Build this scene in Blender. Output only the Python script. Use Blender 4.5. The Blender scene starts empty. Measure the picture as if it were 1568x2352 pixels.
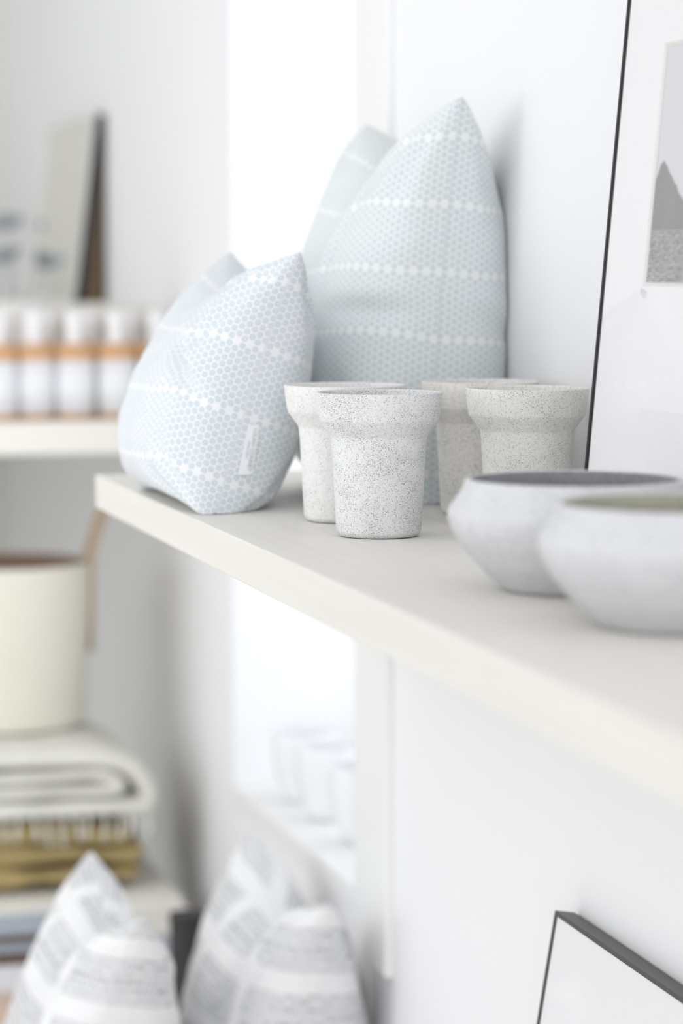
import bpy, bmesh, math, random
from mathutils import Vector, Matrix, noise
from mathutils.bvhtree import BVHTree
random.seed(7)
PI = math.pi
S = bpy.context.scene
COL = S.collection

# ------------------------------------------------------------------ camera
cam_d = bpy.data.cameras.new('camera')
cam = bpy.data.objects.new('camera', cam_d); COL.objects.link(cam)
cam_d.sensor_fit = 'HORIZONTAL'; cam_d.sensor_width = 24.0; cam_d.lens = 100.0
cam.location = (0, 0, 1.5)
cam.rotation_euler = (math.radians(90 - 5.126), 0, -math.radians(14.402))
cam_d.clip_start = 0.05
cam_d.dof.use_dof = True
cam_d.dof.focus_distance = 2.69
cam_d.dof.aperture_fstop = 3.0
S.camera = cam

# ------------------------------------------------------------------ world, lamps, exposure
S.view_settings.view_transform = 'Standard'
S.view_settings.look = 'None'
S.view_settings.exposure = -0.75
S.view_settings.gamma = 1.0
S.view_settings.use_curve_mapping = False
W = bpy.data.worlds.new('sky'); S.world = W; W.use_nodes = True
wb = W.node_tree.nodes['Background']
wb.inputs[0].default_value = (0.90, 0.95, 1.0, 1); wb.inputs[1].default_value = 2.1

R_ = math.radians
def area(name, loc, rot, sx, sy, power, col):
    l = bpy.data.lights.new(name, 'AREA'); l.shape = 'RECTANGLE'; l.size = sx; l.size_y = sy
    l.energy = power; l.color = col
    o = bpy.data.objects.new(name, l); COL.objects.link(o)
    o.location = loc; o.rotation_euler = rot
    return o
# daylight through the shop window in the left wall, the shop front behind the camera, and the corner window
area('daylight_left_window', (-3.15, 4.4, 1.15), (0, -PI/2, 0), 1.4, 4.2, 20, (0.98, 0.985, 0.985))
area('fill_lamp_back', (-1.2, 3.1, 1.75), (R_(70), 0, -R_(48)), 0.9, 0.9, 13, (1.0, 0.975, 0.93))  # unseen fill light added to brighten the things in the back corner
area('daylight_shop_front', (-0.7, -2.4, 1.5), (PI/2, 0, 0), 2.7, 2.3, 104, (0.985, 0.985, 0.985))
area('daylight_corner_window', (1.24, 4.0, 1.70), (0, PI/2, 0), 1.9, 0.74, 5, (0.93, 0.965, 1.0))

area('overhead_fill', (-1.6, 2.6, 2.85), (0, 0, 0), 2.4, 7.5, 46, (1.0, 0.985, 0.95))  # added overhead fill, out of view, lifts the upward-facing surfaces

# ------------------------------------------------------------------ materials
class NT:
    def __init__(s, name):
        s.m = bpy.data.materials.new(name); s.m.use_nodes = True
        s.t = s.m.node_tree; s.b = s.t.nodes['Principled BSDF']
    def n(s, typ, **kw):
        x = s.t.nodes.new(typ)
        for k, v in kw.items(): setattr(x, k, v)
        return x
    def l(s, a, b): s.t.links.new(a, b)
    def val(s, sock, v):
        if hasattr(v, 'is_linked') or isinstance(v, bpy.types.NodeSocket): s.l(v, sock)
        else: sock.default_value = v
    def math(s, op, a, b=0.0, c=0.0, clamp=False):
        x = s.n('ShaderNodeMath', operation=op); x.use_clamp = clamp
        s.val(x.inputs[0], a); s.val(x.inputs[1], b)
        if op in ('MULTIPLY_ADD', 'COMPARE', 'SMOOTH_MIN'): s.val(x.inputs[2], c)
        return x.outputs[0]
    def ramp(s, v, lo, hi, a=0.0, b=1.0):
        x = s.n('ShaderNodeMapRange', interpolation_type='SMOOTHSTEP')
        s.val(x.inputs[0], v)
        for i, q in zip((1, 2, 3, 4), (lo, hi, a, b)): s.val(x.inputs[i], q)
        return x.outputs[0]
    def mix(s, f, a, b):
        x = s.n('ShaderNodeMix', data_type='RGBA')
        s.val(x.inputs[0], f)
        for i, q in ((6, a), (7, b)):
            if isinstance(q, tuple): x.inputs[i].default_value = (*q, 1) if len(q) == 3 else q
            else: s.l(q, x.inputs[i])
        return x.outputs[2]
    def noise(s, scale, vec=None, detail=3.0, rough=0.5):
        x = s.n('ShaderNodeTexNoise'); x.inputs['Scale'].default_value = scale
        x.inputs['Detail'].default_value = detail; x.inputs['Roughness'].default_value = rough
        if vec is not None: s.l(vec, x.inputs['Vector'])
        return x.outputs['Fac']
    def obj(s): return s.n('ShaderNodeTexCoord').outputs['Object']
    def scaled(s, vec, sc):
        x = s.n('ShaderNodeVectorMath', operation='MULTIPLY'); s.l(vec, x.inputs[0]); x.inputs[1].default_value = sc
        return x.outputs[0]
    def bump(s, h, strength=0.3, dist=0.001):
        x = s.n('ShaderNodeBump'); x.inputs['Strength'].default_value = strength
        x.inputs['Distance'].default_value = dist; s.l(h, x.inputs['Height']); s.l(x.outputs[0], s.b.inputs['Normal'])
    def base(s, c):
        if isinstance(c, tuple): s.b.inputs['Base Color'].default_value = (*c, 1)
        else: s.l(c, s.b.inputs['Base Color'])
    def rough(s, r): s.b.inputs['Roughness'].default_value = r

def plain(name, col, rough=0.6, var=0.03, scale=6, bump=0.0, bscale=60, metal=0.0):
    m = NT(name); v = m.obj()
    c2 = tuple(max(0, q * (1 - var * 2)) for q in col)
    m.base(m.mix(m.noise(scale, v), col, c2)); m.rough(rough)
    m.b.inputs['Metallic'].default_value = metal
    if bump: m.bump(m.noise(bscale, v, 5), bump, 0.12/bscale)
    return m.m

M = {}
M['wall'] = plain('wall_paint', (0.88, 0.88, 0.895), 0.75, 0.008, 2, 0.03, 120)
M['wall_warm'] = plain('wall_paint_back', (0.83, 0.82, 0.77), 0.75, 0.01, 2, 0.03, 120)
M['trim'] = plain('trim_paint', (0.88, 0.88, 0.88), 0.45, 0.005, 2)
M['floor'] = plain('floor_boards', (0.84, 0.81, 0.77), 0.5, 0.08, 3)
M['black'] = plain('black_metal', (0.030, 0.030, 0.034), 0.5, 0.05, 20)
M['black'].node_tree.nodes['Principled BSDF'].inputs['Specular IOR Level'].default_value = 0.12
M['anodised'] = plain('dark_anodised_metal', (0.055, 0.050, 0.058), 0.42, 0.05, 20)
M['mat'] = plain('mat_board', (0.93, 0.925, 0.94), 0.85, 0.005, 8, 0.02, 400)
M['bevel'] = plain('mat_bevel', (0.80, 0.80, 0.78), 0.85, 0.01, 8)
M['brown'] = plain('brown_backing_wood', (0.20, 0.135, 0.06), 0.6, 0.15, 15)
M['cream'] = plain('cream_paint', (0.87, 0.85, 0.79), 0.6, 0.01, 5)
M['creamfelt'] = plain('cream_felt', (0.83, 0.80, 0.70), 0.95, 0.03, 14, 0.2, 300)
M['tan'] = plain('tan_leather', (0.62, 0.46, 0.30), 0.6, 0.08, 20)
M['brownin'] = plain('brown_lining', (0.36, 0.25, 0.19), 0.9, 0.1, 20)
M['blanket'] = plain('grey_green_wool', (0.86, 0.85, 0.78), 0.98, 0.10, 25, 0.5, 260)
M['throw'] = plain('mustard_wool', (0.60, 0.46, 0.21), 0.95, 0.30, 18, 0.8, 120)
M['paper'] = plain('paper_block', (0.82, 0.79, 0.70), 0.9, 0.04, 80)
M['whitepaper'] = plain('white_paper', (0.80, 0.80, 0.84), 0.8, 0.03, 30)
M['bluecover'] = plain('blue_grey_cover', (0.46, 0.52, 0.60), 0.4, 0.10, 9)
M['browncover'] = plain('brown_cover', (0.20, 0.125, 0.085), 0.4, 0.35, 9)
M['peach'] = plain('peach_cover', (0.78, 0.60, 0.50), 0.6, 0.05, 9)
M['bench'] = plain('bench_paint', (0.74, 0.72, 0.68), 0.5, 0.03, 6)
M['dark'] = plain('black_card', (0.035, 0.03, 0.032), 0.6, 0.1, 9)
M['label'] = plain('label_paper', (0.88, 0.89, 0.92), 0.6, 0.01, 9)
M['cap'] = plain('white_plastic', (0.90, 0.90, 0.91), 0.35, 0.0, 9)
M['bluebowl'] = plain('blue_grey_glaze', (0.42, 0.48, 0.54), 0.3, 0.1, 9)
M['porcelain'] = plain('white_porcelain', (0.86, 0.87, 0.89), 0.25, 0.01, 9)
M['thread'] = plain('seam_thread', (0.70, 0.745, 0.76), 0.9, 0.05, 60)
M['tag'] = plain('woven_tag', (0.86, 0.87, 0.91), 0.8, 0.01, 60)
M['ink'] = plain('grey_ink', (0.34, 0.35, 0.38), 0.8, 0.05, 200)
M['pencil'] = plain('pencil', (0.55, 0.55, 0.57), 0.8, 0.1, 300)
M['rock'] = plain('printed_mountain', (0.335, 0.33, 0.335), 0.9, 0.12, 30)
M['printline'] = plain('printed_shoreline', (0.50, 0.50, 0.51), 0.9, 0.05, 30)

def amber():
    m = NT('amber_glass'); m.base((0.86, 0.52, 0.27)); m.rough(0.08)
    m.b.inputs['Transmission Weight'].default_value = 0.25
    m.b.inputs['IOR'].default_value = 1.3
    return m.m
M['amber'] = amber()

def glass(name):
    m = NT(name); t = m.t
    out = t.nodes['Material Output']
    fr = m.n('ShaderNodeFresnel'); fr.inputs['IOR'].default_value = 1.45
    tr = m.n('ShaderNodeBsdfTransparent'); tr.inputs[0].default_value = (0.992, 0.99, 0.992, 1)
    gl = m.n('ShaderNodeBsdfGlossy'); gl.inputs['Roughness'].default_value = 0.02
    geo = m.n('ShaderNodeNewGeometry')
    fac = m.math('MULTIPLY', fr.outputs[0], m.math('SUBTRACT', 1.0, geo.outputs['Backfacing']))
    mx = m.n('ShaderNodeMixShader'); m.l(fac, mx.inputs[0]); m.l(tr.outputs[0], mx.inputs[1]); m.l(gl.outputs[0], mx.inputs[2])
    m.l(mx.outputs[0], out.inputs[0])
    return m.m
M['glass'] = glass('picture_glass')
def mirrorm():
    m = NT('mirror_silver'); m.base((0.88, 0.88, 0.86)); m.rough(0.03); m.b.inputs['Metallic'].default_value = 1.0
    return m.m
M['mirror'] = mirrorm()

def birch():
    m = NT('pale_birch'); v = m.obj()
    g = m.noise(1.0, m.scaled(v, (60, 2.2, 60)), 6, 0.6)
    g2 = m.noise(1.0, m.scaled(v, (16, 3.5, 16)), 4, 0.7)
    c = m.mix(m.ramp(g, 0.35, 0.7), (0.785, 0.765, 0.72), (0.76, 0.735, 0.685))
    c = m.mix(m.ramp(g2, 0.56, 0.74, 0, 0.5), c, (0.75, 0.69, 0.60))
    k = m.noise(1.0, m.scaled(v, (110, 14, 110)), 3, 0.5)
    c = m.mix(m.ramp(k, 0.72, 0.80, 0, 0.45), c, (0.60, 0.52, 0.42))
    m.base(c); m.rough(0.5); m.bump(g, 0.08, 0.001)
    return m.m
M['birch'] = birch()

def speckle(name, base, amount, warm):
    """speckled stoneware: warm white clay with many fine dark grains, denser in patches"""
    m = NT(name); v = m.obj()
    dens = m.noise(28, v, 3)
    out = None
    big = None
    for sc, th0, fac in ((1000, 0.30, 0.92), (1650, 0.32, 0.68)):
        vo = m.n('ShaderNodeTexVoronoi', feature='F1'); vo.inputs['Scale'].default_value = sc; m.l(v, vo.inputs['Vector'])
        sep = m.n('ShaderNodeSeparateColor'); m.l(vo.outputs['Color'], sep.inputs[0])
        pick = m.math('LESS_THAN', sep.outputs[0], m.math('MULTIPLY', m.ramp(dens, 0.38, 0.66, 0.35, 1.2), amount))
        rad = m.math('MULTIPLY_ADD', sep.outputs[1], 0.30, 0.13)
        d = m.ramp(m.math('SUBTRACT', vo.outputs['Distance'], rad), -0.06, 0.06, 1, 0)
        f = m.math('MULTIPLY', m.math('MULTIPLY', pick, d), fac)
        big = f if big is None else m.math('MAXIMUM', big, f)
    cl = m.mix(m.noise(9, v, 3), base, tuple(q * 0.955 for q in base))
    cl = m.mix(m.ramp(m.noise(300, v, 2), 0.45, 0.7, 0, 0.35), cl, tuple(q * 0.86 for q in warm))
    m.base(m.mix(big, cl, (0.05, 0.05, 0.06))); m.rough(0.82)
    m.bump(m.noise(420, v, 3), 0.18, 0.0006)
    return m.m
M['clay_cool'] = speckle('speckled_clay_cool', (0.79, 0.79, 0.795), 0.78, (0.72, 0.72, 0.74))
M['clay_pale'] = speckle('speckled_clay_pale', (0.82, 0.82, 0.805), 0.26, (0.76, 0.755, 0.73))
M['clay_warm'] = speckle('speckled_clay_warm', (0.86, 0.85, 0.81), 0.52, (0.76, 0.745, 0.69))
M['clay_grey'] = speckle('speckled_clay_grey', (0.86, 0.84, 0.81), 0.48, (0.70, 0.68, 0.64))
M['clay_bowl'] = speckle('speckled_clay_bowl', (0.69, 0.69, 0.705), 0.36, (0.64, 0.64, 0.66))
M['bowl_in_grey'] = speckle('bowl_inside_grey', (0.38, 0.38, 0.40), 0.6, (0.26, 0.26, 0.28))
M['bowl_in_olive'] = speckle('bowl_inside_olive', (0.56, 0.55, 0.46), 0.35, (0.45, 0.44, 0.36))

def dots(name, ink, ink2, cloth):
    """printed cotton: hexagonal lattice of small four-petalled flowers, every ninth row left blank"""
    m = NT(name)
    uv = m.n('ShaderNodeUVMap').outputs[0]
    # slight wobble of the weave
    sep = m.n('ShaderNodeSeparateXYZ'); m.l(uv, sep.inputs[0])
    P, Q = 0.0140, 0.0081
    def cell(off):
        x = m.math('ADD', m.math('DIVIDE', sep.outputs[0], P), off)
        y = m.math('ADD', m.math('DIVIDE', sep.outputs[1], Q), off)
        rx = m.math('ROUND', x); ry = m.math('ROUND', y)
        lx = m.math('MULTIPLY', m.math('SUBTRACT', x, rx), P); ly = m.math('MULTIPLY', m.math('SUBTRACT', y, ry), Q)
        d = m.math('SQRT', m.math('ADD', m.math('MULTIPLY', lx, lx), m.math('MULTIPLY', ly, ly)))
        # squarish flower outline
        q = m.math('MULTIPLY', m.math('ADD', m.math('ABSOLUTE', lx), m.math('ABSOLUTE', ly)), 0.72)
        d2 = m.math('MAXIMUM', d, q)
        cross = m.math('MINIMUM', m.math('ABSOLUTE', lx), m.math('ABSOLUTE', ly))
        return d2, d, cross, ry
    dA, eA, cA, ryA = cell(0.0); dB, eB, cB, ryB = cell(0.5)
    blank = m.math('LESS_THAN', m.math('ABSOLUTE', m.math('SUBTRACT', m.math('FLOORED_MODULO', ryA, 9.0), 4.0)), 0.5)
    def flower(d, e, c):
        disc = m.ramp(d, 0.00275, 0.00335, 1, 0)
        ring = m.ramp(e, 0.0008, 0.0024, 0.42, 1.0)
        petal = m.ramp(c, 0.0001, 0.0007, 0.58, 1.0)
        return m.math('MULTIPLY', disc, m.math('MULTIPLY', ring, petal))
    fA = m.math('MULTIPLY', flower(dA, eA, cA), m.math('SUBTRACT', 1.0, blank)); fB = flower(dB, eB, cB)
    f = m.math('MAXIMUM', fA, fB, clamp=True)
    v = m.obj()
    inkc = m.mix(m.ramp(m.noise(14, v, 2), 0.4, 0.6), ink, ink2)
    f = m.math('MULTIPLY', f, m.ramp(m.noise(260, v, 2), 0.2, 0.8, 0.8, 1.0))
    m.base(m.mix(f, cloth, inkc)); m.rough(0.95)
    m.b.inputs['Sheen Weight'].default_value = 0.2
    m.bump(m.noise(1400, v, 2), 0.10, 0.0004)
    return m.m
M['dots_blue'] = dots('printed_cotton_blue', (0.42, 0.55, 0.61), (0.46, 0.54, 0.63), (0.82, 0.825, 0.84))
M['dots_green'] = dots('printed_cotton_sage', (0.45, 0.555, 0.58), (0.47, 0.56, 0.56), (0.83, 0.845, 0.855))

def dashes():
    """white linen printed with grey blocks made of fine broken lines"""
    m = NT('dashed_block_linen')
    uv = m.n('ShaderNodeUVMap').outputs[0]
    sep = m.n('ShaderNodeSeparateXYZ'); m.l(uv, sep.inputs[0])
    bx = m.math('FLOORED_MODULO', m.math('DIVIDE', sep.outputs[0], 0.220), 1.0)
    by = m.math('FLOORED_MODULO', m.math('DIVIDE', sep.outputs[1], 0.090), 1.0)
    inx = m.math('MULTIPLY', m.ramp(bx, 0.055, 0.065), m.ramp(bx, 0.935, 0.945, 1, 0))
    iny = m.math('MULTIPLY', m.ramp(by, 0.15, 0.17), m.ramp(by, 0.83, 0.85, 1, 0))
    block = m.math('MULTIPLY', inx, iny)
    ln = m.math('ABSOLUTE', m.math('SUBTRACT', m.math('FLOORED_MODULO', m.math('DIVIDE', sep.outputs[1], 0.0100), 1.0), 0.5))
    line = m.ramp(ln, 0.10, 0.26, 1, 0)
    nz = m.noise(1.0, m.scaled(uv, (420, 100, 1)), 2)
    rowv = m.noise(1.0, m.scaled(uv, (7, 95, 1)), 1)
    f = m.math('MULTIPLY', line, m.ramp(nz, 0.42, 0.60))
    f = m.math('MULTIPLY', f, m.ramp(rowv, 0.35, 0.62, 0.25, 1.0))
    f = m.math('MULTIPLY', m.math('ADD', m.math('MULTIPLY', f, 0.85), 0.17), block, clamp=True)
    m.base(m.mix(f, (0.80, 0.80, 0.81), (0.15, 0.16, 0.18))); m.rough(0.95)
    m.bump(m.noise(700, m.obj(), 2), 0.1, 0.0006)
    return m.m
M['dashes'] = dashes()

def sea():
    m = NT('printed_sea'); v = m.obj()
    n1 = m.noise(1.0, m.scaled(v, (160, 160, 620)), 6, 0.65)
    n2 = m.noise(1.0, m.scaled(v, (40, 40, 260)), 3, 0.5)
    c = m.mix(m.ramp(n1, 0.35, 0.68), (0.19, 0.19, 0.19), (0.60, 0.595, 0.595))
    c = m.mix(m.ramp(n2, 0.35, 0.65, 0, 0.35), c, (0.36, 0.36, 0.36))
    m.base(c); m.rough(0.9); return m.m
M['sea'] = sea()
M['printsky'] = plain('printed_sky', (0.74, 0.73, 0.77), 0.9, 0.02, 10)

# ------------------------------------------------------------------ helpers
def link(name, me, mat, parent=None, smooth=False):
    if mat is not None: me.materials.append(mat)
    o = bpy.data.objects.new(name, me); COL.objects.link(o)
    if parent: o.parent = parent
    if smooth:
        for p in me.polygons: p.use_smooth = True
    return o
def bmo(name, bm, mat, parent=None, smooth=False):
    bmesh.ops.recalc_face_normals(bm, faces=bm.faces)
    me = bpy.data.meshes.new(name); bm.to_mesh(me); bm.free()
    return link(name, me, mat, parent, smooth)
def box_bm(x0, x1, y0, y1, z0, z1, bev=0.0, seg=2, bm=None):
    bm2 = bmesh.new()
    v = [bm2.verts.new((x, y, z)) for x in (x0, x1) for y in (y0, y1) for z in (z0, z1)]
    for f in ((0,1,3,2),(4,6,7,5),(0,4,5,1),(2,3,7,6),(0,2,6,4),(1,5,7,3)): bm2.faces.new([v[i] for i in f])
    if bev: bmesh.ops.bevel(bm2, geom=bm2.edges[:], offset=bev, segments=seg, profile=0.5, affect='EDGES')
    if bm is None: return bm2
    me = bpy.data.meshes.new('tmp'); bm2.to_mesh(me); bm2.free(); bm.from_mesh(me); bpy.data.meshes.remove(me)
    return bm
def box(name, b, mat, parent=None, bev=0.0, seg=2):
    return bmo(name, box_bm(*b, bev, seg), mat, parent, False)
def lathe(name, prof, mat, parent=None, seg=96, loc=(0,0,0), wob=0.0):
    bm = bmesh.new(); rings = []
    for r, z in prof:
        if r < 1e-6: rings.append([bm.verts.new((loc[0], loc[1], loc[2]+z))])
        else: rings.append([bm.verts.new((loc[0]+r*math.cos(2*PI*i/seg)*(1+wob*math.sin(2*2*PI*i/seg+1)), loc[1]+r*math.sin(2*PI*i/seg), loc[2]+z)) for i in range(seg)])
    for a, b in zip(rings, rings[1:]):
        for i in range(seg):
            j = (i+1) % seg
            if len(a) == 1 and len(b) == 1: continue
            if len(a) == 1: bm.faces.new((a[0], b[i], b[j]))
            elif len(b) == 1: bm.faces.new((a[i], a[j], b[0]))
            else: bm.faces.new((a[i], a[j], b[j], b[i]))
    return bmo(name, bm, mat, parent, True)
def tube(name, pts, r, mat, parent=None, seg=8):
    bm = bmesh.new(); rings = []
    pts = [Vector(p) for p in pts]
    for k, p in enumerate(pts):
        d = (pts[min(k+1, len(pts)-1)] - pts[max(k-1, 0)]).normalized()
        a = d.orthogonal().normalized() if k == 0 else (pa - d * pa.dot(d)).normalized()
        pa = a; b = d.cross(a)
        rr = r[k] if isinstance(r, (list, tuple)) else r
        rings.append([bm.verts.new(p + a*rr*math.cos(2*PI*i/seg) + b*rr*math.sin(2*PI*i/seg)) for i in range(seg)])
    for a, b in zip(rings, rings[1:]):
        for i in range(seg): bm.faces.new((a[i], a[(i+1) % seg], b[(i+1) % seg], b[i]))
    bm.faces.new(rings[0]); bm.faces.new(rings[-1])
    return bmo(name, bm, mat, parent, True)
def empty(name, loc, rot=(0,0,0)):
    o = bpy.data.objects.new(name, None); COL.objects.link(o); o.location = loc; o.rotation_euler = rot
    o.empty_display_size = 0.05
    return o
def tag(o, label, cat, group=None):
    o['label'] = label; o['category'] = cat
    if group: o['group'] = group
    return o
def struct(o): o['kind'] = 'structure'; return o
def rounded(prof, r=0.003, n=4):
    """round every inner corner of a lathe profile"""
    out = [prof[0]]
    for a, b, c in zip(prof, prof[1:], prof[2:]):
        A, B, C = Vector(a), Vector(b), Vector(c)
        u, w = (A-B), (C-B); k = min(r, u.length*0.45, w.length*0.45)
        p, q = B + u.normalized()*k, B + w.normalized()*k
        for i in range(n+1):
            t = i/n; out.append(tuple((1-t)**2*p + 2*t*(1-t)*B + t*t*q))
    out.append(prof[-1]); return out

# ------------------------------------------------------------------ the room
WX = 0.949                      # plane of the right-hand wall
wy0, wy1, wz0, wz1 = 3.613, 4.385, 0.66, 2.55
bm = bmesh.new()
T = 0.30
box_bm(WX, WX+T, -2.6, wy0, 0, 2.9, bm=bm)
box_bm(WX, WX+T, wy1, 7.2, 0, 2.9, bm=bm)
box_bm(WX, WX+T, wy0, wy1, 0, wz0, bm=bm)
box_bm(WX, WX+T, wy0, wy1, wz1, 2.9, bm=bm)
struct(bmo('wall_right', bm, M['wall']))
struct(box('floor', (-3.5, WX+T, -2.8, 7.2, -0.1, 0), M['floor']))
struct(box('ceiling', (-3.5, WX+T, -2.8, 7.2, 2.9, 3.0), M['wall']))
struct(box('wall_back', (-3.5, WX, 7.0, 7.2, 0, 2.9), M['wall_warm']))
bm = bmesh.new()               # left wall with its wide shop window
box_bm(-3.5, -3.2, -2.6, -0.2, 0, 2.9, bm=bm); box_bm(-3.5, -3.2, 6.6, 7.0, 0, 2.9, bm=bm)
box_bm(-3.5, -3.2, -0.2, 6.6, 0, 0.4, bm=bm); box_bm(-3.5, -3.2, -0.2, 6.6, 2.7, 2.9, bm=bm)
struct(bmo('wall_left', bm, M['wall']))
bm = bmesh.new()               # shop front behind the camera
box_bm(-3.5, -3.1, -2.8, -2.6, 0, 2.9, bm=bm); box_bm(0.7, WX+T, -2.8, -2.6, 0, 2.9, bm=bm)
box_bm(-3.1, 0.7, -2.8, -2.6, 0, 0.3, bm=bm); box_bm(-3.1, 0.7, -2.8, -2.6, 2.7, 2.9, bm=bm)
struct(bmo('wall_front', bm, M['wall']))
# corner window: frame, pane and the deep white sill
win = struct(empty('window_1', (WX+0.2, (wy0+wy1)/2, wz0)))
def wpart(name, b, mat, bev=0.003):
    o = box(name, (b[0]-WX-0.2, b[1]-WX-0.2, b[2]-(wy0+wy1)/2, b[3]-(wy0+wy1)/2, b[4]-wz0, b[5]-wz0), mat, win, bev)
    return o
wpart('sill', (WX-0.004, WX+T, wy0, wy1, wz0-0.03, wz0+0.004), M['trim'])
for b in ((wy0, wy0+0.04, wz0, wz1), (wy1-0.04, wy1, wz0, wz1), (wy0, wy1, wz0, wz0+0.04), (wy0, wy1, wz1-0.04, wz1)):
    wpart('frame', (WX+0.255, WX+0.295, *b), M['trim'])
wpart('pane', (WX+0.272, WX+0.276, wy0+0.03, wy1-0.03, wz0+0.03, wz1-0.03), M['glass'], 0)
struct(box('trim_1', (WX-0.004, WX+0.001, 3.545, wy0, 0.2, 2.62), M['trim'], None, 0.001))
struct(box('trim_2', (WX-0.012, WX+0.001, 3.428, 3.545, 0.585, 2.62), M['trim'], None, 0.002))

# ------------------------------------------------------------------ wall shelf
SZ = 1.235
tag(box('wall_shelf', (0.571, WX-0.0005, -1.0, 3.433, SZ-0.0405, SZ), M['birch'], None, 0.0015),
    'long thick pale birch shelf on the right wall holding cushions and pots', 'shelf')

# ------------------------------------------------------------------ speckled pots and bowls
def pot(name, x, y, mat, label, rot, k=1.0):
    t = empty(name, (x, y, SZ+0.0003), (0, 0, rot))
    H = 0.1370*k
    prof = [(0.0, 0.0012), (0.028, 0.0012), (0.0365, 0.0), (0.0405, 0.0045), (0.0428, 0.045), (0.0448, 0.082), (0.0460, 0.0950),
            (0.0572, 0.1105), (0.0595, 0.1250), (0.0606, H-0.0006), (0.0598, H), (0.0580, H), (0.0572, H-0.001), (0.0556, 0.1270), (0.0530, 0.1130),
            (0.0450, 0.1000), (0.0415, 0.0910), (0.0395, 0.0500), (0.0370, 0.0120), (0.030, 0.0080), (0.0, 0.0075)]
    o = lathe('body', rounded(prof, 0.0020, 3), mat, t, 128, wob=0.004)
    return tag(t, label, 'plant pot', 'speckled stoneware pots on the birch shelf')
pot('stoneware_pot', 0.7058, 2.606, M['clay_cool'], 'sharpest and frontmost speckled stoneware pot, cool white with dense black specks', 0.3)
pot('stoneware_pot', 0.7130, 2.7650, M['clay_pale'], 'pale faintly speckled stoneware pot partly hidden behind the frontmost pot, beside the small cushion', 1.9)
pot('stoneware_pot', 0.8700, 2.6560, M['clay_warm'], 'warm grey speckled stoneware pot touching the edge of the tall black picture frame', 3.1)
pot('stoneware_pot', 0.8690, 2.8080, M['clay_grey'], 'shaded grey stoneware pot at the back against the large cushion', 4.4)
def bowl(x, y, matin, label, rot):
    t = empty('stoneware_bowl', (x, y, SZ+0.0003), (0, 0, rot))
    o1 = [(0.0, 0.001), (0.050, 0.001), (0.0565, 0.0), (0.0620, 0.005), (0.0790, 0.021), (0.0925, 0.038), (0.0990, 0.050), (0.1017, 0.0600), (0.1005, 0.0655), (0.0935, 0.0745), (0.0895, 0.0805), (0.0880, 0.0862), (0.0868, 0.0885), (0.0845, 0.0890), (0.0832, 0.0880)]
    o2 = [(0.0832, 0.0880), (0.0838, 0.0840), (0.0860, 0.0760), (0.0955, 0.0640), (0.0955, 0.0580), (0.0870, 0.0380), (0.0720, 0.0200), (0.0540, 0.0080), (0.0, 0.0060)]
    lathe('outside', rounded(o1, 0.0035, 3), M['clay_bowl'], t, 128)
    i = lathe('inside', rounded(o2, 0.004, 3), matin, t, 128); i['label'] = 'darker glazed inside'
    return tag(t, label, 'bowl', 'speckled stoneware bowls on the birch shelf')
bowl(0.7430, 2.146, M['bowl_in_grey'], 'wide speckled stoneware bowl with dark grey inside, in front of the tall picture frame', 0.4)
bowl(0.7410, 1.912, M['bowl_in_olive'], 'blurred nearest stoneware bowl with olive inside, cut by the right edge', 2.0)

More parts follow.
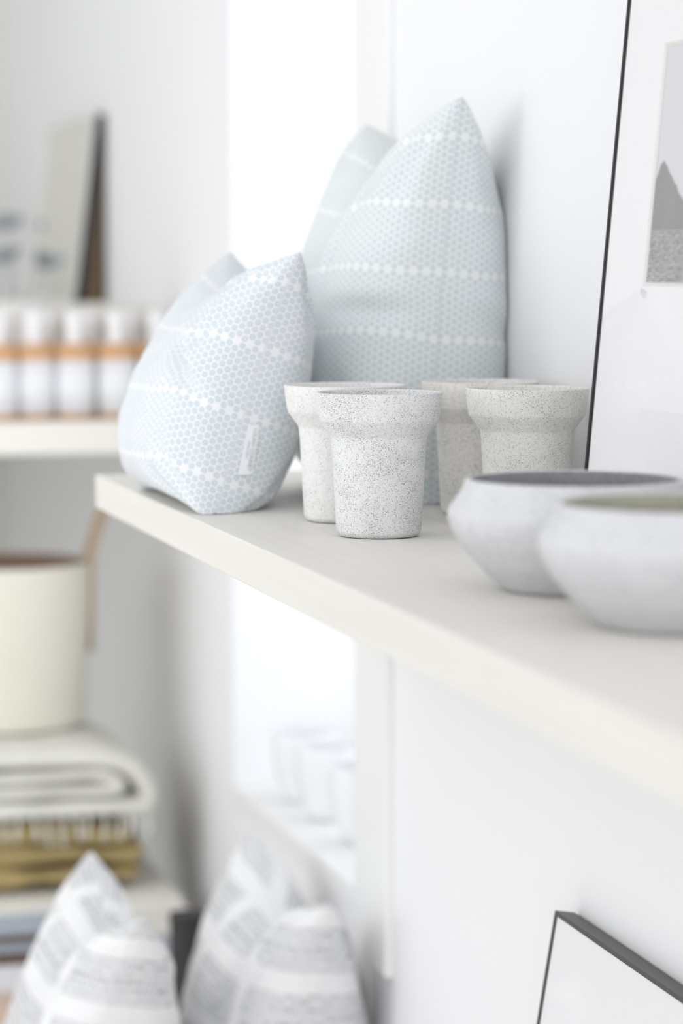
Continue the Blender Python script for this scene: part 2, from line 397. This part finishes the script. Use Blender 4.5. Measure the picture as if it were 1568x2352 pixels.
# ------------------------------------------------------------------ cushions
def cushion(name, cx, cy, zb, a, b, lean, Tf, Tb, mat, label, group, seed, chop=0.03, yaw=0.0, pinch=0.07, dents=(), floor=None, wallx=None, uoff=0.0, voff=0.0, N=110, wr=0.0035, ear=0.0, sag=0.22, fardrop=0.0):
    """cx,cy: bottom of the near vertical seam; zb: its height; the cushion runs away from there along +y, leaning to +x."""
    t = empty(name, (cx, cy, zb))
    V = Vector((math.sin(lean), 0, math.cos(lean)))
    U = Vector((-math.sin(yaw), -math.cos(yaw), 0))          # towards the near end
    Nn = Vector((-math.cos(lean), 0, math.sin(lean)))        # front, facing left
    def P(u, v, side):
        x = a*u*(1 - pinch*(1-v*v)*u*u) ; z = b*v*(1 - (pinch if v > 0 else 0.01)*(1-u*u)*v*v)
        top = max(0.0, (v+1)/2)
        dipw = math.exp(-(u/0.42)**2)
        z -= chop*dipw*top**3
        z -= fardrop*(1-u)/2*top**2
        base = max(0.0, (1-u*u))**0.34 * max(0.0, (1-v*v))**(0.42 if v > 0 else 0.28)
        th = base*(1 - sag*v) * (1 - 0.22*dipw*top**4)
        q = Vector((u*3.1, v*3.1, seed + (0 if side > 0 else 40)))
        w = noise.noise(q)*1.0 + 0.45*noise.noise(q*2.3)
        # wrinkles radiating from each corner
        for su in (-1, 1):
            for sv in (-1, 1):
                du, dv = 1-su*u, 1-sv*v
                r = math.hypot(du, dv); an = math.atan2(dv, du)
                w += 1.5*math.sin(an*11 + seed*1.7 + su + 2*sv + (side > 0)) * math.exp(-(r/0.55)**2) * min(1, r*3)
        # little puckers along the seams
        w += 0.5*math.sin(v*30 + 3*noise.noise(Vector((v*4, seed, 0)))) * math.exp(-((1-abs(u))/0.10)**2)
        T_ = (Tf if side > 0 else Tb)
        d = T_*th + wr*w*min(1, base*2.4)
        for (us, vs, an, ln, wd, dp, sd) in dents:
            if sd != side: continue
            e1 = (u-us)*math.cos(an) + (v-vs)*math.sin(an); e2 = -(u-us)*math.sin(an) + (v-vs)*math.cos(an)
            d -= dp*math.exp(-(e1/ln)**2)*(math.exp(-(e2/wd)**2) - 0.45*math.exp(-((e2-2*wd)/wd)**2))
        d = max(d, 0.0)
        rim = 0.35*wr*noise.noise(Vector((u*5, v*5, seed+9)))
        # the shell's centre sits so that the near seam stays on the given line
        p = U*(x - a*(1-0)) + V*(z + b) + Nn*(side*d + rim)
        # extra ears at the corners
        k = (abs(u)*abs(v))**6*ear
        p = p + (U*(1 if u > 0 else -1) + V*(1 if v > 0 else -1))*k
        if floor is not None and p.z + zb < floor: p.z = floor - zb + 0.25*(p.z + zb - floor)*0.0
        if wallx is not None and p.x + cx > wallx: p.x = wallx - cx
        return p
    bm = bmesh.new(); uvl = bm.loops.layers.uv.new('UVMap')
    def par(i): return math.sin((i/N*2-1)*PI/2)*0.55 + (i/N*2-1)*0.45
    grid = {}
    for side in (1, -1):
        for i in range(N+1):
            for j in range(N+1):
                edge = i in (0, N) or j in (0, N)
                key = (i, j, 0 if edge else side)
                if key not in grid: grid[key] = bm.verts.new(P(par(i), par(j), side))
    UV = {}
    for side in (1, -1):
        g = [[P(par(i), par(j), side) for j in range(N+1)] for i in range(N+1)]
        for j in range(N+1):
            acc = 0.0
            for i in range(N, -1, -1):
                if i < N: acc += (g[i+1][j]-g[i][j]).length
                UV[(i, j, side, 0)] = (-acc if side > 0 else acc) + uoff
        for i in range(N+1):
            h = N//2; acc = 0.0; UV[(i, h, side, 1)] = b + voff
            for j in range(h+1, N+1): acc += (g[i][j]-g[i][j-1]).length; UV[(i, j, side, 1)] = b + voff + acc
            acc = 0.0
            for j in range(h-1, -1, -1): acc += (g[i][j]-g[i][j+1]).length; UV[(i, j, side, 1)] = b + voff - acc
    def uvof(i, j, side): return (UV[(i, j, side, 0)], UV[(i, j, side, 1)])
    for side in (1, -1):
        for i in range(N):
            for j in range(N):
                idx = [(i, j), (i+1, j), (i+1, j+1), (i, j+1)]
                if side > 0: idx = idx[::-1]
                vs = [grid[(p, q, 0 if (p in (0, N) or q in (0, N)) else side)] for p, q in idx]
                f = bm.faces.new(vs); f.smooth = True
                for lp, (p, q) in zip(f.loops, idx): lp[uvl].uv = uvof(p, q, side)
    me = bpy.data.meshes.new('cover'); bm.to_mesh(me); bm.free()
    c = link('cover', me, mat, t)
    # seam: fine cord all round the edge
    pts = []
    for i in range(N+1): pts.append(P(par(i), -1, 1))
    for j in range(1, N+1): pts.append(P(1, par(j), 1))
    for i in range(N-1, -1, -1): pts.append(P(par(i), 1, 1))
    for j in range(N-1, 0, -1): pts.append(P(-1, par(j), 1))
    if floor is not None: pts = [Vector((p.x, p.y, max(p.z, floor - zb + 0.0012))) for p in pts]
    if wallx is not None: pts = [Vector((min(p.x, wallx - cx - 0.001), p.y, p.z)) for p in pts]
    tube('seam', pts + [pts[0]], 0.0006, mat if mat is M['dashes'] else M['thread'], t, 6)
    tag(t, label, 'cushion', group)
    return t, c, P

R = math.radians
big, bigc, bigP = cushion('patterned_cushion', 0.846, 2.925, SZ+0.001, 0.186, 0.2135, R(4.6), 0.112, 0.124, M['dots_green'],
    'large sage and white dotted cushion leaning upright against the wall behind the pots', 'dotted cushions on the birch shelf', 3.3,
    chop=0.055, pinch=0.06, floor=SZ+0.0006, wallx=WX-0.002,
    dents=((0.85, -0.06, 0.05, 0.30, 0.05, 0.007, 1), (0.72, -0.14, 0.25, 0.5, 0.06, 0.005, -1), (0.35, 0.35, 1.35, 0.35, 0.05, 0.006, 1)), uoff=0.004, voff=0.002, wr=0.0030, ear=0.008, fardrop=0.012)
sm, smc, smP = cushion('patterned_cushion', 0.602, 2.872, SZ+0.001, 0.158, 0.1370, R(18.3), 0.088, 0.088, M['dots_blue'],
    'small blue and white dotted cushion with a woven tag at the shelf end', 'dotted cushions on the birch shelf', 8.1,
    chop=0.030, pinch=0.07, floor=SZ+0.0006, dents=((0.62, 0.02, -0.7, 0.35, 0.07, 0.013, 1), (0.8, 0.45, 1.2, 0.35, 0.05, 0.008, 1)),
    uoff=0.002, voff=0.0, wr=0.0030, ear=0.010)
# woven tag sewn to the small cushion's side seam: grid of points laid on the cushion from its near side
bpy.context.view_layer.update()
dg = bpy.context.evaluated_depsgraph_get()
tree = BVHTree.FromObject(smc, dg)
def lay(p, off):
    """p is in world space; drop it along +y on the cushion"""
    o = Vector(p) - Vector(sm.location)
    h = tree.ray_cast(Vector((o.x, o.y-0.2, o.z)), Vector((0, 1, 0)))
    return Vector((o.x, (h[0].y if h[0] else o.y) - off, o.z))
TL, TR, BR, BL = [Vector(q) for q in ((0.6397, 2.85, 1.3267), (0.6522, 2.85, 1.3262), (0.6435, 2.85, 1.2743), (0.6275, 2.85, 1.2747))]
def tagpt(s, t): return (TL*(1-s)+TR*s)*(1-t) + (BL*(1-s)+BR*s)*t
bm = bmesh.new(); na, nb = 6, 24
gr = [[[bm.verts.new(lay(tagpt(i/na, j/nb), off)) for j in range(nb+1)] for i in range(na+1)] for off in (0.0014, 0.0026)]
for L_ in (0, 1):
    for i in range(na):
        for j in range(nb):
            q = (gr[L_][i][j], gr[L_][i+1][j], gr[L_][i+1][j+1], gr[L_][i][j+1]); bm.faces.new(q if L_ else q[::-1])
rimv = [(i, 0) for i in range(na)] + [(na, j) for j in range(nb)] + [(i, nb) for i in range(na, 0, -1)] + [(0, j) for j in range(nb, 0, -1)]
for k in range(len(rimv)):
    a_, b_ = rimv[k], rimv[(k+1) % len(rimv)]
    bm.faces.new((gr[0][a_[0]][a_[1]], gr[0][b_[0]][b_[1]], gr[1][b_[0]][b_[1]], gr[1][a_[0]][a_[1]]))
tg = bmo('woven_tag', bm, M['tag'], sm); tg['label'] = 'white woven tag with grey lettering'
def textmesh(body, size, shear=0.0, space=1.0):
    cu = bpy.data.curves.new('text', 'FONT'); cu.body = body; cu.size = size; cu.align_x = 'CENTER'; cu.align_y = 'CENTER'
    cu.shear = shear; cu.space_character = space; cu.resolution_u = 3
    o = bpy.data.objects.new('text', cu); COL.objects.link(o)
    bpy.context.view_layer.update()
    me = bpy.data.meshes.new_from_object(o.evaluated_get(bpy.context.evaluated_depsgraph_get()))
    bpy.data.objects.remove(o); bpy.data.curves.remove(cu)
    return me
def tagtext(body, size, s0, name, space):
    me = textmesh(body, size, 0, space); L = (BL-TL).length; Wd = (TR-TL).length
    for v in me.vertices:
        q = tagpt(s0 + v.co.y/Wd, 0.5 + v.co.x/L); v.co = lay(q, 0.0028)
    link(name, me, M['ink'], tg)
tagtext('LULIAH CONNEY', 0.0058, 0.71, 'lettering', 1.0)
tagtext('HAND PRINT', 0.0030, 0.36, 'small_lettering', 1.05)

lo_r = cushion('dashed_cushion', 0.822, 3.40, 0.251, 0.225, 0.219, R(4.5), 0.120, 0.110, M['dashes'],
    'white cushion with grey dashed blocks on the bench right under the window, against the wall', 'white dashed cushions on the bench', 5.2,
    chop=0.075, pinch=0.07, floor=0.2506, wallx=WX-0.002, uoff=0.125, voff=0.022, N=80, wr=0.004, ear=0.008)[0]
lo_l = cushion('dashed_cushion', 0.560, 3.395, 0.251, 0.195, 0.219, R(8.0), 0.118, 0.108, M['dashes'],
    'white cushion with grey dashed blocks at the lower left, in front of the book stack', 'white dashed cushions on the bench', 2.6,
    chop=0.065, pinch=0.07, floor=0.2506, uoff=0.125, voff=0.045, N=80, wr=0.004, ear=0.008)[0]

# ------------------------------------------------------------------ framed pictures
def framed(name, loc, lean, wid, hei, dep, border, label, print_on, yaw=0.0, metal='black'):
    """origin: lower far front corner; picture plane spans -y (towards the camera) and up; it leans to +x"""
    t = empty(name, loc, (0, lean, yaw))
    for b in ((0, dep, -border, 0, 0, hei), (0, dep, -wid, -wid+border, 0, hei), (0, dep, -wid+border, -border, 0, border), (0, dep, -wid+border, -border, hei-border, hei)):
        box('frame_bar', b, M[metal], t, 0.0006)
    box('backing', (dep-0.003, dep-0.001, -wid+border, -border, border, hei-border), M['brown'], t)
    box('glass', (0.0008, 0.0016, -wid+border, -border, border, hei-border), M['glass'], t)
    if not print_on:
        box('mat_board', (0.0022, 0.0036, -wid+border, -border, border, hei-border), M['mat'], t)
    else:
        y0, y1, z0, z1 = -0.1055, -wid+0.1055, 0.2433, 0.4490
        bm = bmesh.new()
        g = 0.0035
        for yy in ((-border, y0+g), (y1-g, -wid+border)): box_bm(0.0022, 0.0036, yy[1], yy[0], border, hei-border, bm=bm)
        for zz in ((border, z0-g), (z1+g, hei-border)): box_bm(0.0022, 0.0036, y1-g, y0+g, zz[0], zz[1], bm=bm)
        bmo('mat_board', bm, M['mat'], t)
        # bevelled cut of the window in the mat
        bm = bmesh.new()
        o = [(0.0022, y0+g, z0-g), (0.0022, y1-g, z0-g), (0.0022, y1-g, z1+g), (0.0022, y0+g, z1+g)]
        i = [(0.0040, y0, z0), (0.0040, y1, z0), (0.0040, y1, z1), (0.0040, y0, z1)]
        ov = [bm.verts.new(q) for q in o]; iv = [bm.verts.new(q) for q in i]
        for k in range(4): bm.faces.new((ov[k], ov[(k+1) % 4], iv[(k+1) % 4], iv[k]))
        bmo('mat_bevel', bm, M['bevel'], t)
        pr = box('print', (0.0042, 0.0048, y1, y0, z0, z1), M['printsky'], t); pr['label'] = 'grey photograph print of a mountain above rippled water'
        hz = 0.2885
        box('sea', (0.0041, 0.0042, y1, y0, z0, hz), M['sea'], pr)
        box('shoreline', (0.00395, 0.0041, y1, y0, hz-0.0003, hz+0.0003), M['printline'], pr)
        # mountain silhouette
        prof = [(0, .0460), (-.0022, .0462), (-.006, .0535), (-.0105, .0590), (-.0125, .0583), (-.0150, .0612), (-.0172, .0600), (-.0205, .0590), (-.0240, .0560), (-.0262, .0555), (-.0300, .0520), (-.036, .0475), (-.043, .0440), (-.048, .0400), (-.052, .0385), (-.057, .0335), (-.066, .0280), (-.073, .0250), (-.082, .0215), (-.092, .020), (-.105, .0175), (-.120, .0145), (-.140, .012), (-.165, .008), (-.190, .005), (y1-y0, .003)]
        bm = bmesh.new(); tops, bots = [], []
        for k, (yy, zz) in enumerate(prof):
            tops.append(bm.verts.new((0.00412, y0+yy, hz+zz + 0.0006*math.sin(k*2.4)))); bots.append(bm.verts.new((0.00412, y0+yy, hz)))
        for k in range(len(prof)-1): bm.faces.new((tops[k], tops[k+1], bots[k+1], bots[k]))
        bmo('mountain', bm, M['rock'], pr)
        me = textmesh('9/25', 0.0085, 0.35)
        for v in me.vertices: v.co = Vector((0.0021, y0 + 0.0004 - v.co.x, 0.2335 + v.co.y*1.0 - v.co.x*0.25))
        e = link('pencil_number', me, M['pencil'], t); e['label'] = 'handwritten edition number under the print'
    tag(t, label, 'picture', 'black framed pictures leaning on the wall')
    return t
framed('framed_print', (0.8577, 2.469, SZ+0.0008), R(5.1), 0.50, 0.722, 0.0260, 0.0050, 'tall black framed print of a mountain and sea leaning on the birch shelf', True)
framed('framed_print', (0.8290, 2.720, 0.2545), R(9.3), 0.55, 0.5870, 0.0220, 0.0048, 'black framed picture with blank white mat leaning on the wall below the shelf', False, 0.0, 'anodised')

# ------------------------------------------------------------------ white cups on the window sill
for x, y, h, lb in ((1.022, 4.212, 0.108, 'farthest of the three white porcelain cups on the window sill'), (1.024, 4.062, 0.112, 'middle one of the three white porcelain cups on the window sill'), (1.030, 3.885, 0.112, 'nearest white porcelain cup on the window sill, half behind the casing')):
    t = empty('porcelain_cup', (x, y, wz0+0.0045))
    lathe('body', rounded([(0, 0.001), (0.026, 0.0), (0.030, 0.003), (0.040, 0.025), (0.047, 0.06), (0.050, h), (0.0475, h), (0.0445, 0.06), (0.037, 0.027), (0.027, 0.008), (0, 0.007)], 0.002, 2), M['porcelain'], t, 48)
    tag(t, lb, 'cup', 'white porcelain cups on the window sill')

# ------------------------------------------------------------------ low bench under everything
t = empty('low_bench', (0.3, 4.5, 0))
box('bench_top', (-0.35, 0.6485, -2.6, 2.3, 0.215, 0.2502), M['bench'], t, 0.002)
for yy in (-2.55, -0.3, 2.15): box('bench_support', (-0.25, 0.6, yy, yy+0.04, 0.0, 0.215), M['bench'], t, 0.001)
tag(t, 'long low pale bench along the right wall under the cushions', 'bench')

# ------------------------------------------------------------------ stack of books and magazines
def book(name, b, cover, label, rot=0.0, cat='book'):
    x0, x1, y0, y1, z0, z1 = b
    cx, cy = (x0+x1)/2, (y0+y1)/2
    t = empty(name, (cx, cy, z0), (0, 0, rot)); hx, hy, h = (x1-x0)/2, (y1-y0)/2, z1-z0
    c = 0.002 if h > 0.012 else 0.001
    box('page_block', (-hx+0.003, hx-0.003, -hy+0.002, hy-0.003, c, h-c), M['paper'] if cover is not M['whitepaper'] else M['whitepaper'], t)
    box('cover', (-hx, hx, -hy, hy, 0, c), cover, t); box('cover', (-hx, hx, -hy, hy, h-c, h), cover, t)
    box('spine', (-hx, hx, -hy-0.0015, -hy, 0, h), cover, t)
    return tag(t, label, cat, 'books stacked behind the dashed cushions')
def stack(items):
    zz = 0.2506
    for nm, h, x0, x1, y0, mt, lb, rr in items:
        book(nm, (x0, x1, y0, y0+0.28, zz, zz+h), mt, lb, rr, nm); zz += h + 0.0004
    return zz
M['taupe'] = plain('taupe_cloth', (0.50, 0.46, 0.40), 0.8, 0.06, 9)
M['lavender'] = plain('lavender_grey_cover', (0.56, 0.56, 0.62), 0.6, 0.06, 9)
zl = stack((('book', 0.0760, 0.36, 0.690, 4.47, M['peach'], 'peach coloured book at the bottom left of the book stack behind the left cushion', 0.01),
    ('book', 0.0440, 0.35, 0.694, 4.46, M['whitepaper'], 'thick white book low in the stack, above the peach book', 0.0),
    ('magazine', 0.0180, 0.36, 0.692, 4.46, M['browncover'], 'lower of the two dark brown magazines in the stack', -0.01),
    ('magazine', 0.0180, 0.36, 0.690, 4.465, M['bluecover'], 'lower of the two blue grey magazines in the stack', 0.01),
    ('magazine', 0.0120, 0.36, 0.688, 4.46, M['browncover'], 'upper of the two dark brown magazines in the stack', 0.0),
    ('magazine', 0.0220, 0.36, 0.692, 4.458, M['bluecover'], 'uppermost blue grey magazine directly under the thin cream board', 0.0)))
stack((('book', 0.0800, 0.706, 0.870, 4.47, M['taupe'], 'taupe cloth book at the bottom under the cream box', 0.0),
    ('book', 0.0640, 0.706, 0.862, 4.48, M['lavender'], 'lavender grey book directly under the cream box', 0.0)))
t = empty('storage_box', (0.80, 4.62, 0.2506+0.1452))
bt = zl - (0.2506+0.1452)
box('box_body', (-0.093, 0.092, -0.125, 0.20, 0, bt-0.012), M['cream'], t, 0.002)
box('box_lid', (-0.095, 0.094, -0.127, 0.202, bt-0.012, bt-0.0004), M['cream'], t, 0.002)
tag(t, 'small cream lidded box between the mustard throw and the lavender book', 'box')
tag(box('cream_board', (0.34, 0.889, 4.50, 4.93, zl, zl+0.010), M['cream'], None, 0.001), 'thin cream board lying across the magazines under the mustard throw', 'board')
ctop = zl + 0.0102
t = empty('black_canister', (0.842, 4.22, 0.2504))
lathe('body', rounded([(0, 0), (0.030, 0), (0.030, 0.232), (0, 0.232)], 0.002, 2), M['dark'], t, 40)
lathe('lid', rounded([(0, 0.2322), (0.0312, 0.2322), (0.0312, 0.246), (0, 0.246)], 0.002, 2), M['dark'], t, 40)
tag(t, 'slim black canister standing behind the right dashed cushion', 'canister')

# ------------------------------------------------------------------ mustard throw, folded blanket, felt basket
def sheet(bm, path, th, y0, y1, ny=22, wob=0.004, seed=0):
    """thick cloth folded along a path in x-z, running y0..y1"""
    pts = []
    P_ = [Vector((p[0], p[1])) for p in path]
    # resample with Catmull-Rom
    ext = [P_[0]*2-P_[1]] + P_ + [P_[-1]*2-P_[-2]]
    for k in range(1, len(ext)-2):
        for s in range(8):
            q = s/8; a_, b_, c_, d_ = ext[k-1], ext[k], ext[k+1], ext[k+2]
            pts.append(0.5*((2*b_) + (c_-a_)*q + (2*a_-5*b_+4*c_-d_)*q*q + (3*b_-a_-3*c_+d_)*q**3))
    pts.append(P_[-1])
    loop = []
    n = len(pts)
    for sgn in (1, -1):
        for k in (range(n) if sgn > 0 else range(n-1, -1, -1)):
            d = (pts[min(k+1, n-1)] - pts[max(k-1, 0)]).normalized(); nn = Vector((-d.y, d.x))
            loop.append((pts[k] + nn*sgn*th/2, nn*sgn))
    rows = []
    for j in range(ny+1):
        q = j/ny; y = y0 + (y1-y0)*q; e = 1 - 0.5*max(0, abs(q*2-1)-0.86)/0.14
        row = []
        for p, nn in loop:
            w = wob*noise.noise(Vector((p.x*14, y*12, p.y*14+seed)))
            pp = p - nn*th/2*(1-e) + nn*w
            row.append(bm.verts.new((pp.x, y + 0.3*w, pp.y)))
        rows.append(row)
    L = len(loop)
    for a_, b_ in zip(rows, rows[1:]):
        for k in range(L): bm.faces.new((a_[k], a_[(k+1) % L], b_[(k+1) % L], b_[k]))
    for row in (rows[0], rows[-1]):
        for k in range(n-1): bm.faces.new((row[k], row[k+1], row[L-2-k], row[L-1-k]))
z0 = ctop
t = empty('mustard_throw', (0.66, 4.72, z0))
for k, (xl, xr, z1_, hump) in enumerate(((-0.30, 0.165, 0.027, 0), (-0.30, 0.175, 0.060, 0.003), (-0.30, 0.155, 0.090, 0.006))):
    bm = bmesh.new()
    sheet(bm, [(xl, z1_-0.004), (xl*0.5, z1_-0.002+hump), (0.0, z1_+hump), (xr-0.05, z1_-0.002), (xr-0.008, z1_-0.002), (xr, z1_-0.006)], 0.034, -0.13, 0.20, wob=0.010, seed=k*5)
    bmo('fold', bm, M['throw'], t, True)
tag(t, 'crumpled mustard brown knitted throw squashed under the folded blanket', 'blanket')
z1 = z0 + 0.1215
t = empty('folded_blanket', (0.66, 4.72, z1))
bm = bmesh.new(); sheet(bm, [(-0.35, 0.102), (-0.1, 0.103), (0.08, 0.101), (0.148, 0.088), (0.180, 0.060), (0.190, 0.034), (0.182, 0.017), (0.10, 0.018), (-0.35, 0.018)], 0.034, -0.14, 0.24, wob=0.003)
bmo('outer_fold', bm, M['blanket'], t, True)
bm = bmesh.new(); sheet(bm, [(-0.35, 0.070), (0.0, 0.072), (0.10, 0.073), (0.138, 0.060), (0.130, 0.047), (0.0, 0.047), (-0.35, 0.047)], 0.022, -0.138, 0.235, wob=0.003, seed=9)
bmo('inner_fold', bm, M['blanket'], t, True)
for k in range(13):
    x = -0.10 + k*0.0235 + random.uniform(-.003, .003); dx = random.uniform(-.006, .006); ln = random.uniform(.022, .034)
    tube('tassel', [(x, -0.138, 0.012), (x+dx*.4, -0.158, 0.004), (x+dx, -0.163, -0.012), (x+dx*1.3, -0.163, -ln)], [0.0025, 0.0025, 0.003, 0.0045], M['blanket'], t, 6)
tag(t, 'thick grey green folded blanket with tassels beneath the felt basket', 'blanket')
bz = z1 + 0.1235
t = empty('felt_basket', (0.6480, 4.865, bz))
bh = 0.990 - bz - 0.012
lathe('body', rounded([(0, 0.001), (0.135, 0.0), (0.1385, 0.006), (0.1455, bh*0.6), (0.1475, bh), (0.1435, bh), (0.1415, bh*0.6), (0.133, 0.012), (0, 0.008)], 0.004, 2), M['creamfelt'], t, 72)
lathe('lining', rounded([(0.1435, bh-0.0005), (0.1430, bh-0.002), (0.141, bh*0.6), (0.1325, 0.014), (0, 0.010)], 0.002, 2), M['brownin'], t, 72)
side = [(0.1475, 0, bh-0.05), (0.1480, 0, bh)]
tube('handle', [(0.1470, -0.02, bh-0.16), (0.1490, -0.02, bh-0.03), (0.152, -0.02, bh+0.01), (0.166, -0.02, bh+0.055), (0.180, -0.01, bh+0.095), (0.186, 0.02, bh+0.105), (0.178, 0.05, bh+0.08), (0.160, 0.062, bh+0.02), (0.142, 0.062, bh-0.03), (0.138, 0.062, bh-0.10)], 0.0055, M['tan'], t, 8)
tag(t, 'tall cream felt basket with a tan strap handle standing on the folded blanket', 'basket')

# ------------------------------------------------------------------ far shelf with bottles, riser and mirror
FS = 1.226
tag(box('back_shelf', (-0.6, WX-0.0005, 4.70, 6.95, FS-0.054, FS), M['cream'], None, 0.002), 'deep cream shelf in the far corner carrying the amber bottles', 'shelf')
RT = 1.411
t = empty('display_riser', (0.2, 5.95, FS+0.0003))
box('riser_top', (-0.75, 0.7485, -1.0, 0.98, RT-FS-0.034, RT-FS-0.0003), M['cream'], t, 0.002)
box('riser_front', (-0.74, 0.7385, -0.985, -0.965, 0, RT-FS-0.034), M['cream'], t, 0.001)
box('riser_side', (-0.74, -0.72, -0.965, 0.97, 0, RT-FS-0.034), M['cream'], t, 0.001)
tag(t, 'cream riser step behind the bottles supporting the leaning mirror', 'riser')
def bottle(x, y, label):
    t = empty('amber_bottle', (x, y, FS+0.0004))
    lathe('glass_body', rounded([(0, 0.001), (0.032, 0), (0.0346, 0.004), (0.0346, 0.112), (0.0315, 0.121), (0.0145, 0.127), (0.0125, 0.130), (0.0125, 0.138), (0, 0.138)], 0.003, 2), M['amber'], t, 40)
    lathe('label', [(0.0347, 0.0105), (0.0350, 0.0105), (0.0350, 0.1000), (0.0347, 0.1000)], M['label'], t, 40)
    lathe('cap', rounded([(0.0128, 0.127), (0.0158, 0.127), (0.0158, 0.178), (0.0148, 0.181), (0, 0.181)], 0.001, 2), M['cap'], t, 32)
    return tag(t, label, 'bottle', 'amber bottles with white labels on the back shelf')
for x, y, lb in ((0.6916, 4.78, 'first fully visible amber bottle from the left on the back shelf'), (0.7603, 4.78, 'middle amber bottle of the three in line on the back shelf'),
                 (0.8320, 4.782, 'amber bottle nearest the dotted cushion of the three in line'), (0.9040, 4.785, 'amber bottle at the wall end, hidden behind the small dotted cushion'),
                 (0.6260, 4.765, 'amber bottle cut by the left edge of the picture')):
    bottle(x, y, lb)
for x, lb in ((0.656, 'back row amber bottle in the gap left of the first full front bottle'), (0.7265, 'back row amber bottle in the gap between the first and middle front bottles'),
              (0.7975, 'back row amber bottle in the gap right of the middle front bottle'), (0.8690, 'back row amber bottle in the gap beside the small dotted cushion')):
    bottle(x, 4.850, lb)
for k, (x, lb) in enumerate(((0.668, 'leftmost slim white bottle behind the amber bottles'), (0.691, 'middle slim white bottle behind the amber bottles'), (0.714, 'right slim white bottle behind the amber bottles, next to the mirror foot'))):
    t = empty('slim_bottle', (x, 4.912, FS+0.0004))
    lathe('body', rounded([(0, 0), (0.0095, 0), (0.0100, 0.003), (0.0100, 0.150), (0.0065, 0.158), (0, 0.158)], 0.002, 2), M['cap'], t, 24)
    lathe('cap', rounded([(0, 0.1582), (0.0078, 0.1582), (0.0078, 0.196), (0, 0.196)], 0.001, 2), M['cap'], t, 24)
    tag(t, lb, 'bottle', 'slim white bottles on the back shelf')

# leaning mirror with black edge and brown wedge behind it
mh, ml = 0.372, 0.64
ml_ = R(7.0)
t = empty('leaning_mirror', (0.8850, 5.55, RT+0.0008), (0, ml_, 0))
def rrect(y0, y1, z0, z1, r, n=8):
    out = []
    for cy, cz, a0 in ((y0+r, z0+r, PI), (y1-r, z0+r, 1.5*PI), (y1-r, z1-r, 0), (y0+r, z1-r, 0.5*PI)):
        for i in range(n+1): out.append((cy + r*math.cos(a0+i/n*PI/2), cz + r*math.sin(a0+i/n*PI/2)))
    return out
def ring_frame(name, x0, x1, outer, inner, mat, parent):
    bm = bmesh.new()
    A = [[bm.verts.new((x, y, z)) for y, z in pts] for x, pts in ((x0, outer), (x1, outer), (x1, inner), (x0, inner))]
    n = len(outer)
    for p, q in ((0, 1), (1, 2), (2, 3), (3, 0)):
        for i in range(n): bm.faces.new((A[p][i], A[p][(i+1) % n], A[q][(i+1) % n], A[q][i]))
    return bmo(name, bm, mat, parent)
def plate(name, x0, x1, pts, mat, parent):
    bm = bmesh.new(); a_ = [bm.verts.new((x0, y, z)) for y, z in pts]; b_ = [bm.verts.new((x1, y, z)) for y, z in pts]
    bm.faces.new(a_); bm.faces.new(b_[::-1])
    for i in range(len(pts)): bm.faces.new((a_[i], a_[(i+1) % len(pts)], b_[(i+1) % len(pts)], b_[i]))
    return bmo(name, bm, mat, parent)
ring_frame('frame', -0.003, 0.006, rrect(0, ml, 0, mh, 0.03), rrect(0.006, ml-0.006, 0.006, mh-0.006, 0.026), M['trim'], t)
plate('mirror_glass', 0.000, 0.003, rrect(0.006, ml-0.006, 0.006, mh-0.006, 0.026), M['mirror'], t)
plate('backing', 0.006, 0.018, rrect(0, ml, 0, mh, 0.03), M['black'], t)
o = box('edge_panel', (0.0, 0.024, -0.006, 0.0, 0.002, mh-0.002), M['dark'], t, 0.001)
# brown wedge filling the gap between mirror and wall
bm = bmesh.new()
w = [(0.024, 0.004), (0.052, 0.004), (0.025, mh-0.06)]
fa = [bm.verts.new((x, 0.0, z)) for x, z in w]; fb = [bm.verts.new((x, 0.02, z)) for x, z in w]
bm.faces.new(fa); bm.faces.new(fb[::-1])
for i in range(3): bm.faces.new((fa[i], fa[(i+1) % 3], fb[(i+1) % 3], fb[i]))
bmo('gap_wedge', bm, M['brown'], t)
tag(t, 'round cornered mirror with a dark edge leaning on the wall above the bottles', 'mirror')
for x, y, h, lb in ((0.846, 6.33, 0.075, 'low blue grey bowl on the riser at the left edge'), (0.880, 6.52, 0.150, 'taller footed blue grey bowl on the riser left of the mirror')):
    t = empty('footed_bowl', (x, y, RT+0.0003))
    lathe('foot', rounded([(0, 0), (0.028, 0), (0.024, 0.004), (0.009, 0.012), (0.008, h), (0, h)], 0.001, 2), M['porcelain'], t, 32)
    lathe('bowl', rounded([(0, h), (0.015, h), (0.035, h+0.014), (0.044, h+0.034), (0.041, h+0.034), (0.033, h+0.018), (0, h+0.005)], 0.001, 2), M['bluebowl'], t, 40)
    tag(t, lb, 'bowl')
